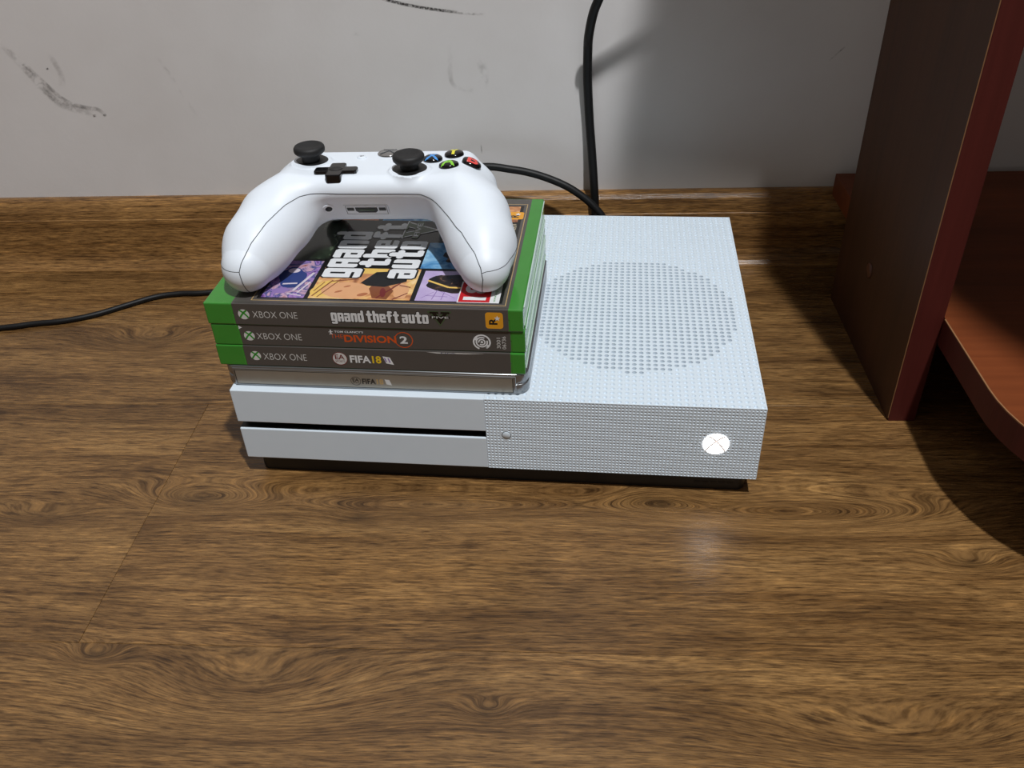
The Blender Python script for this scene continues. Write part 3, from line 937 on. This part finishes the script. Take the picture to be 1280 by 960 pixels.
# ------------------------------------------------------------------ controller (surface grown from a smooth distance field)
Q = [0.0428, -1.8298, -0.2111, 53.2576]
RB = 7.62
CORE = [(-16.948, 47.675), (-1.195, 17.765), (39.0, 16.963), (43.506, 43.458)]    # side section of the middle: front top, front foot, rear foot, rear top
G = np.array([[55.004, 22.105, 27.8468, 10.2055], [55.016, -10.7826, 23.8909, 18.0899],
              [61.0952, -31.0917, 17.9983, 16.3868], [63.9631, -46.4797, 12.7617, 12.7694]])
SL, SR = (-39.1, 17.4), (19.9, 2.2)               # stick wells
def inset(V, r):
    V = np.array(V); out = []; N = len(V); c = V.mean(0)
    for i in range(N):
        A, B = [], []
        for a, b in ((V[i - 1], V[i]), (V[i], V[(i + 1) % N])):
            t = (b - a) / np.linalg.norm(b - a); n_ = np.array([-t[1], t[0]])
            if n_ @ (c - a) < 0: n_ = -n_
            A.append(n_); B.append(n_ @ a + r)
        out.append(np.linalg.solve(np.array(A), np.array(B)))
    return np.array(out)
CORE_IN = inset(CORE, RB)
def poly2(y, z, V):
    d = np.full(y.shape, 1e18); sg = np.ones(y.shape)
    for i in range(len(V)):
        a, b = V[i], V[i - 1]
        e = b - a; wy = y - a[0]; wz = z - a[1]
        t = np.clip((wy * e[0] + wz * e[1]) / (e @ e), 0, 1)
        d = np.minimum(d, (wy - t * e[0]) ** 2 + (wz - t * e[1]) ** 2)
        c1 = z >= a[1]; c2 = z < b[1]; c3 = e[0] * wz > e[1] * wy
        sg = np.where((c1 & c2 & c3) | (~c1 & ~c2 & ~c3), -sg, sg)
    return sg * np.sqrt(d)
def smin(a, b, k):
    h = np.clip(0.5 + 0.5 * (b - a) / k, 0, 1)
    return b + (a - b) * h - k * h * (1 - h)
def cap(P, a, b, ra, rb):
    ba = b - a; pa = P - a
    t = np.clip((pa @ ba) / (ba @ ba), 0, 1)
    return np.linalg.norm(pa - t[..., None] * ba, axis=-1) - (ra + (rb - ra) * t)
def sdf_body(P):
    X = np.abs(P[..., 0]); Y = P[..., 1]; Z = P[..., 2]
    A = np.stack([X, Y, Z], -1)
    d2 = poly2(Y, Z, CORE_IN); w = X - (Q[3] - RB)
    db = np.minimum(np.maximum(d2, w), 0) + np.sqrt(np.maximum(d2, 0) ** 2 + np.maximum(w, 0) ** 2) - RB
    dg = cap(A, G[0, :3], G[1, :3], G[0, 3], G[1, 3])
    dg = smin(dg, cap(A, G[1, :3], G[2, :3], G[1, 3], G[2, 3]), 10)
    dg = smin(dg, cap(A, G[2, :3], G[3, :3], G[2, 3], G[3, 3]), 10)
    out = smin(db, dg, 14.22)
    for cx, cy in (SL, SR):
        rad = np.hypot(P[..., 0] - cx, Y - cy)
        rim = np.maximum(rad - 11.2, np.abs(Z - 42.5) - (3.6 if cx < 0 else 4.7))
        out = smin(out, rim, 2.4)
    return out
def sdf_trigger(P):
    X = np.abs(P[..., 0])
    A = np.stack([X, P[..., 1], P[..., 2]], -1)
    a = cap(A, np.array([33.0, 34, 26]), np.array([34.0, 42, 17]), 8.5, 8.0)
    return smin(a, cap(A, np.array([34.0, 42, 17]), np.array([36.0, 38, 8.0]), 8.0, 8.0), 4)

def surface_net(fn, lo, hi, h):
    lo = np.array(lo, float)
    N = np.ceil((np.array(hi) - lo) / h).astype(int) + 1
    ax = [lo[i] + h * np.arange(N[i]) for i in range(3)]
    D_ = np.empty(N)
    YY, ZZ = np.meshgrid(ax[1], ax[2], indexing='ij')
    for i in range(N[0]):
        D_[i] = fn(np.stack([np.full_like(YY, ax[0][i]), YY, ZZ], -1))
    ins = D_ < 0
    c = N - 1
    cnt = np.zeros(c); acc = np.zeros(tuple(c) + (3,))
    offs = [(a, b, d) for a in (0, 1) for b in (0, 1) for d in (0, 1)]
    def sl(o):
        return tuple(slice(o[i], o[i] + c[i]) for i in range(3))
    for o in offs:
        for k in range(3):
            if o[k] == 0:
                o2 = list(o); o2[k] = 1
                a, b = D_[sl(o)], D_[sl(o2)]
                m = (a < 0) != (b < 0)
                t = np.where(m, a / np.where(m, a - b, 1), 0)
                cnt += m
                for q in range(3):
                    acc[..., q] += m * (o[q] + (t if q == k else 0))
    act = cnt > 0
    idx = -np.ones(c, int); idx[act] = np.arange(act.sum())
    ijk = np.argwhere(act)
    V = lo + h * (ijk + acc[act] / cnt[act][:, None])
    F = []
    for k in range(3):
        u, w = (k + 1) % 3, (k + 2) % 3
        s0 = [slice(None)] * 3; s1 = [slice(None)] * 3
        s0[k] = slice(0, -1); s1[k] = slice(1, None)
        a, b = ins[tuple(s0)], ins[tuple(s1)]
        E = np.argwhere(a != b)
        E = E[(E[:, u] > 0) & (E[:, w] > 0) & (E[:, u] < c[u]) & (E[:, w] < c[w])]
        fl_ = a[tuple(E.T)]
        def cell(du, dw):
            e = E.copy(); e[:, u] -= du; e[:, w] -= dw
            return idx[tuple(e.T)]
        q = np.stack([cell(1, 1), cell(0, 1), cell(0, 0), cell(1, 0)], 1)
        q[~fl_] = q[~fl_][:, ::-1]
        F.append(q)
    F = np.concatenate(F)
    e = 0.05
    def grad(P):
        return np.stack([(fn(P + e * np.eye(3)[i]) - fn(P - e * np.eye(3)[i])) / (2 * e) for i in range(3)], -1)
    for _ in range(3):
        g = grad(V); d = fn(V)
        g2 = np.maximum((g * g).sum(-1), 0.3)
        V = V - np.clip(d / g2, -0.4, 0.4)[:, None] * g
    return V, F

SEAM = np.array([(-62, -6), (-62.2, 5.4), (-62.7, 13), (-63.2, 16.8), (-61.9, 21), (-57.9, 27.9), (-51.9, 34), (-44.7, 37.8), (-38.5, 39.5), (-33.1, 39.7), (-27, 39.4),
                 (-18.4, 39), (-0.2, 38.8), (16.4, 38.7), (27, 38.5), (33, 36.6), (41.6, 33.2), (52.3, 30.6), (60.1, 23.8), (63.1, 18.6), (64.0, 13), (62.8, 4.4), (62.5, -6)], float)
def seam_val(V):
    """signed distance to the parting line seen from the front; positive on the face side"""
    P = np.stack([V[:, 0], V[:, 2]], -1)
    best = np.full(len(P), 1e9); sg = np.ones(len(P))
    for a, b in zip(SEAM[:-1], SEAM[1:]):
        ba = b - a; pa = P - a
        t = np.clip((pa @ ba) / (ba @ ba), 0, 1)
        d = np.linalg.norm(pa - t[:, None] * ba, axis=1)
        s = ba[0] * pa[:, 1] - ba[1] * pa[:, 0]
        u = d < best - 1e-9
        best = np.where(u, d, best); sg = np.where(u, np.sign(s), sg)
    return best * sg

def split(V, T, s):
    """cuts triangles T along s = 0 -> (V2, positive tris, negative tris, cut segments)"""
    V = [tuple(v) for v in V]; s = list(s)
    cutv = {}
    def cut(i, j):
        k = (min(i, j), max(i, j))
        if k not in cutv:
            t = s[i] / (s[i] - s[j])
            cutv[k] = len(V)
            V.append(tuple(V[i][q] + (V[j][q] - V[i][q]) * t for q in range(3)))
        return cutv[k]
    pos, neg, seg = [], [], []
    for tri in T:
        sg = [s[i] >= 0 for i in tri]
        if all(sg): pos.append(tuple(tri)); continue
        if not any(sg): neg.append(tuple(tri)); continue
        k = [i for i in range(3) if sg.count(sg[i]) == 1][0]
        a, b, c = tri[k], tri[(k + 1) % 3], tri[(k + 2) % 3]
        ab, ac = cut(a, b), cut(a, c)
        (pos if sg[k] else neg).append((a, ab, ac))
        (neg if sg[k] else pos).extend([(ab, b, c), (ab, c, ac)])
        seg.append((ab, ac))
    return np.array(V), np.array(pos, int).reshape(-1, 3), np.array(neg, int).reshape(-1, 3), seg

def shell_part(name, V, T, fn, mat, parent):
    used = np.unique(T); mp = -np.ones(len(V), int); mp[used] = np.arange(len(used))
    P = V[used]
    me = bpy.data.meshes.new(name)
    me.from_pydata((P * S).tolist(), [], mp[T].tolist())
    me.update()
    e = 0.15
    g = np.stack([(fn(P + e * np.eye(3)[i]) - fn(P - e * np.eye(3)[i])) for i in range(3)], -1)
    g /= np.maximum(np.linalg.norm(g, axis=1), 1e-9)[:, None]
    o = link_mesh(name, me, mat, parent, True)
    me.normals_split_custom_set_from_vertices(g.tolist())
    return o

def seam_line(V, seg, r, parent, fn):
    vv, ff = [], []
    for a, b in seg:
        p, q = V[a], V[b]
        t = q - p; L = np.linalg.norm(t)
        if L < 1e-6: continue
        t /= L
        u = np.cross(t, [0.3, 0.5, 0.81]); u /= np.linalg.norm(u); w = np.cross(t, u)
        b0 = len(vv)
        for e_ in (p - t * r * 0.5, q + t * r * 0.5):
            for k in range(4):
                vv.append(tuple(e_ + r * (math.cos(k * math.pi / 2) * u + math.sin(k * math.pi / 2) * w)))
        ff += [(b0 + k, b0 + (k + 1) % 4, b0 + 4 + (k + 1) % 4, b0 + 4 + k) for k in range(4)]
    return link_mesh('seam', mesh_of('seam', vv, ff), M_seam, parent)

cx0, cy0 = rotc(81.5 + Q[1], 70 + Q[2])
ctl = empty('game_controller', (cx0, cy0, H + 4 * HC + 0.12), CY + Q[0])
tag(ctl, 'white game controller with black sticks, lying on the topmost game case', 'game controller')
V, F = surface_net(sdf_body, (-82, -63, -2), (82, 50, 50), 0.9)
T3 = np.concatenate([F[:, [0, 1, 2]], F[:, [0, 2, 3]]])
V2, pos, neg, seg = split(V, T3, seam_val(V))
back = shell_part('back_shell', V2, neg, sdf_body, M_ctrl, ctl)
seam_line(V2, seg, 0.24, ctl, sdf_body)
V3, fpos, fneg, seg2 = split(V2, pos, V2[:, 2] - 16.9 + 0.6 * (V2[:, 0] > 0) * np.clip((66 - V2[:, 0]) / 4, 0, 1) * 2)
shell_part('face_shell', V3, fpos, sdf_body, M_ctrl, ctl)
cenx = V3[fneg].mean(1)[:, 0]
shell_part('grip_panel', V3, fneg[cenx < 0], sdf_body, M_ctrl, ctl)
shell_part('grip_panel', V3, fneg[cenx >= 0], sdf_body, M_ctrl, ctl)
for sx in (-1, 1):
    seam_line(V3, [q for q in seg2 if V3[q[0]][0] * sx > 0], 0.18, ctl, sdf_body)
for sx in (-1, 1):
    V, F = surface_net(lambda P: np.maximum(sdf_trigger(P), -sx * P[..., 0]), (-50 if sx < 0 else 24, 24, -1), (-24 if sx < 0 else 52, 60, 42), 1.5)
    T3 = np.concatenate([F[:, [0, 1, 2]], F[:, [0, 2, 3]]])
    shell_part('trigger', V, T3, sdf_trigger, M_ctrl, ctl)

def hit(x, y):
    """height of the face above (x, y), wells ignored"""
    z = np.arange(30, 52, 0.05)
    P = np.stack([np.full_like(z, x), np.full_like(z, y), z], -1)
    d = sdf_body(P)
    return float(z[np.where(d < 0)[0].max()]) if (d < 0).any() else 44.0
def normal(P, fn=sdf_body, e=0.6):
    P = np.array(P, float)
    g = np.array([float(fn(P + e * np.eye(3)[i]) - fn(P - e * np.eye(3)[i])) for i in range(3)])
    return g / np.linalg.norm(g)
def on_face(x, y, yaw=0.0):
    z = hit(x, y); n_ = normal((x, y, z))
    X = np.array([math.cos(yaw), math.sin(yaw), 0]); X -= n_ * (X @ n_); X /= np.linalg.norm(X)
    return basis((x, y, z), X, np.cross(n_, X), n_)

for cx, cy in (SL, SR):
    st = lathe('thumbstick', [(0.01, 40.5), (9.9, 40.5), (9.9, 46.5), (9.5, 46.8), (8.4, 46.95), (6.4, 47.3), (4.6, 47.8), (0.01, 47.9)], M_black, ctl, Matrix.Translation((cx, cy, -0.4 if cx < 0 else 0.7)), 40)
    lathe('stick_stem', [(0.01, 44), (5.4, 44), (5.2, 48.0), (5.1, 51.4), (5.8, 52.8), (0.01, 52.8)], M_rubber, st, Matrix.Translation((cx, cy, -1.2 if cx < 0 else -0.6)), 32)
    lathe('stick_cap', [(0.01, 52.3), (6.6, 52.3), (8.0, 52.7), (8.65, 53.5), (8.8, 54.6), (8.65, 55.7), (8.1, 56.5), (7.2, 56.9), (6.2, 56.75), (5.4, 56.3), (0.01, 56.0)],
          M_rubber, st, Matrix.Translation((cx, cy, -1.2 if cx < 0 else -0.6)), 48)
# direction pad
DM = basis((-20.8, 0.6, 46.6), (0.999, 0.04, 0), (-0.035, 0.86, -0.05), (0, 0.058, 0.998))
def cross(L, w, r=1.0):
    return [(w, -L + r), (w, -w), (L - r, -w), (L, -w + r), (L, w - r), (L - r, w), (w, w), (w, L - r), (w - r, L), (-w + r, L), (-w, L - r), (-w, w), (-L + r, w), (-L, w - r),
            (-L, -w + r), (-L + r, -w), (-w, -w), (-w, -L + r), (-w + r, -L), (w - r, -L)]
dp = prism('direction_pad', cross(11.8, 4.3), -3.0, 1.9, M_gloss, ctl, DM, 0.6, 2)
lathe('pad_dish', [(0.01, 1.92), (3.9, 1.92), (3.6, 2.1), (2.6, 2.0), (0.01, 1.94)], M_black, dp, DM, 28)
# face buttons
for ch, bx_, by_, mt in (('A', 40.8, 8.0, M_gr), ('B', 52.4, 15.2, M_rd), ('X', 30.0, 20.0, M_bl), ('Y', 41.3, 27.4, M_ye)):
    BM = on_face(bx_, by_)
    bt = lathe('face_button', [(0.01, -2), (5.6, -2), (5.6, 0.9), (5.2, 1.7), (4.0, 2.3), (2.0, 2.6), (0.01, 2.7)], M_gloss, ctl, BM, 36)
    Vt, Ft = text_poly(ch, 0.03)
    lo_, hi_ = Vt.min(0), Vt.max(0)
    w_ = 7.6 if ch != 'B' else 6.4
    me = bpy.data.meshes.new('tmp')
    me.from_pydata([((p[0] - (lo_[0] + hi_[0]) / 2) / (hi_[0] - lo_[0]) * w_, (p[1] - (lo_[1] + hi_[1]) / 2) / (hi_[1] - lo_[1]) * 8.8, 0) for p in Vt], [], Ft)
    bm = bmesh.new(); bm.from_mesh(me); bpy.data.meshes.remove(me)
    bmesh.ops.triangulate(bm, faces=list(bm.faces))
    for _ in range(4):
        long_ = [e for e in bm.edges if e.calc_length() > 0.9]
        if not long_: break
        bmesh.ops.subdivide_edges(bm, edges=long_, cuts=1)
        bmesh.ops.triangulate(bm, faces=[q for q in bm.faces if len(q.verts) > 3])
    for v_ in bm.verts:
        rr_ = math.hypot(v_.co.x, v_.co.y)
        v_.co = BM @ Vector((v_.co.x, v_.co.y, 0.09 + float(np.interp(rr_, [0, 2.0, 4.0, 5.2, 5.6], [2.7, 2.6, 2.3, 1.7, 0.9]))))
    link_mesh('button_letter', bm_mesh('button_letter', bm), mt, bt)
for vx in (-11.8, 12.4):
    vb = lathe('menu_button', [(0.01, -1), (2.7, -1), (2.7, 0.5), (2.3, 0.9), (0.01, 1.0)], M_ctrl, ctl, on_face(vx, 25.5), 24)
    flat('menu_icon', [rect(-0.9, -0.7, 0.3, 0.5), rect(0.5, -0.2, 1.0, 0.9)], M_seam, vb, on_face(vx, 25.5), 1.04)
gd = lathe('guide_button', [(0.01, -1), (6.6, -1), (6.6, 0.7), (6.0, 1.1), (0.01, 1.3)], M_chrome, ctl, on_face(2.8, 31.8), 36)
flat('guide_cross', xball(0, 0, 6, 0.9), M_seam, gd, on_face(2.8, 31.8), 1.36)
# ports on the front edge between the grips
def on_front(x, z):
    y = np.arange(-30, 20, 0.05)
    P = np.stack([np.full_like(y, x), y, np.full_like(y, z)], -1)
    d = sdf_body(P); yy = float(y[np.where(d < 0)[0].min()])
    n_ = normal((x, yy, z))
    X = np.array([1.0, 0, 0]); X -= n_ * (X @ n_); X /= np.linalg.norm(X)
    return basis((x, yy, z), X, np.cross(n_, X), n_)
JM = on_front(-26.0, 28.6)
jk = lathe('headset_jack', [(0.01, -1), (3.6, -1), (3.6, 0.25), (3.2, 0.45), (2.0, 0.45), (0.01, 0.44)], M_ctrl, ctl, JM, 32)
lathe('jack_hole', [(0.01, 0.3), (1.95, 0.3), (1.95, 0.47), (0.01, 0.46)], M_slot, jk, JM, 28)
PMt = on_front(-4.9, 27.3)
pt = prism('expansion_port', rrect(-12.4, -4.4, 12.4, 4.4, 0.8), -1.5, 0.35, M_ctrl, ctl, PMt, 0.15, 1)
flat('port_frame', frame(-11.6, -3.6, 11.6, 3.6, 0.28), M_seam, pt, PMt, 0.37)
prism('port_well', rrect(-10.9, -0.5, -7.0, 2.3, 0.2), 0.3, 0.38, M_slot, pt, PMt)
prism('port_well', rrect(7.0, -0.5, 10.9, 2.3, 0.2), 0.3, 0.38, M_slot, pt, PMt)
prism('port_socket', [(-6.2, 2.4), (-6.2, -0.6), (-4.8, -2.2), (4.8, -2.2), (6.2, -0.6), (6.2, 2.4)][::-1], 0.3, 0.39, M_slot, pt, PMt)
prism('port_tongue', rrect(-4.2, -0.4, 4.2, 0.8, 0.2), 0.38, 0.5, M_vgreen, pt, PMt)

# ------------------------------------------------------------------ cables
vc = tube('power_cable', spline([(120, 243, 26), (170, 244, 22), (204, 247, 20), (210.5, 253, 24), (210.4, 257, 47), (209.2, 259, 69), (207.4, 264.5, 93), (205.2, 267.8, 118.5),
          (203.4, 266.2, 150), (203.3, 262.7, 171.2), (203.8, 256, 183), (206.2, 250, 197.5), (209.6, 245, 208), (218, 237, 228), (236, 231, 250), (262, 225, 278), (300, 220, 312)], 8), 3.3, M_cable)
tag(vc, 'black cable climbing straight up the wall behind the console', 'cable')
hc = tube('video_cable', spline([(40, 243, 20), (60, 246, 50), (90, 249, 80), (122, 250, 89.5), (146.5, 250, 87.2), (165.9, 249, 83), (186, 246, 75.8), (200.1, 243.5, 67.3),
          (210, 241, 58.8), (216.2, 239, 50.9), (219, 236, 42), (217.5, 230.5, 34), (216, 219, 32)], 8), 3.0, M_cable)
tag(hc, 'black cable arching from behind the controller down to the back of the console', 'cable')
lc = tube('cord', spline([(-420, 132, 2.2), (-330, 146, 2.2), (-246.1, 161.4, 2.2), (-223.4, 167, 2.2), (-200, 171.5, 2.2), (-178.5, 180.7, 2.2), (-158.7, 195, 2.2), (-140.6, 207.2, 2.2),
          (-122.6, 212, 2.2), (-103.1, 213.1, 2.2), (-60, 222, 2.2), (-20, 240, 2.2), (20, 247, 3), (60, 247, 10), (90, 243, 20), (97, 234, 24), (98, 228, 24)], 8), 2.2, M_cable)
tag(lc, 'thin black cord lying across the floor left of the console', 'cable')
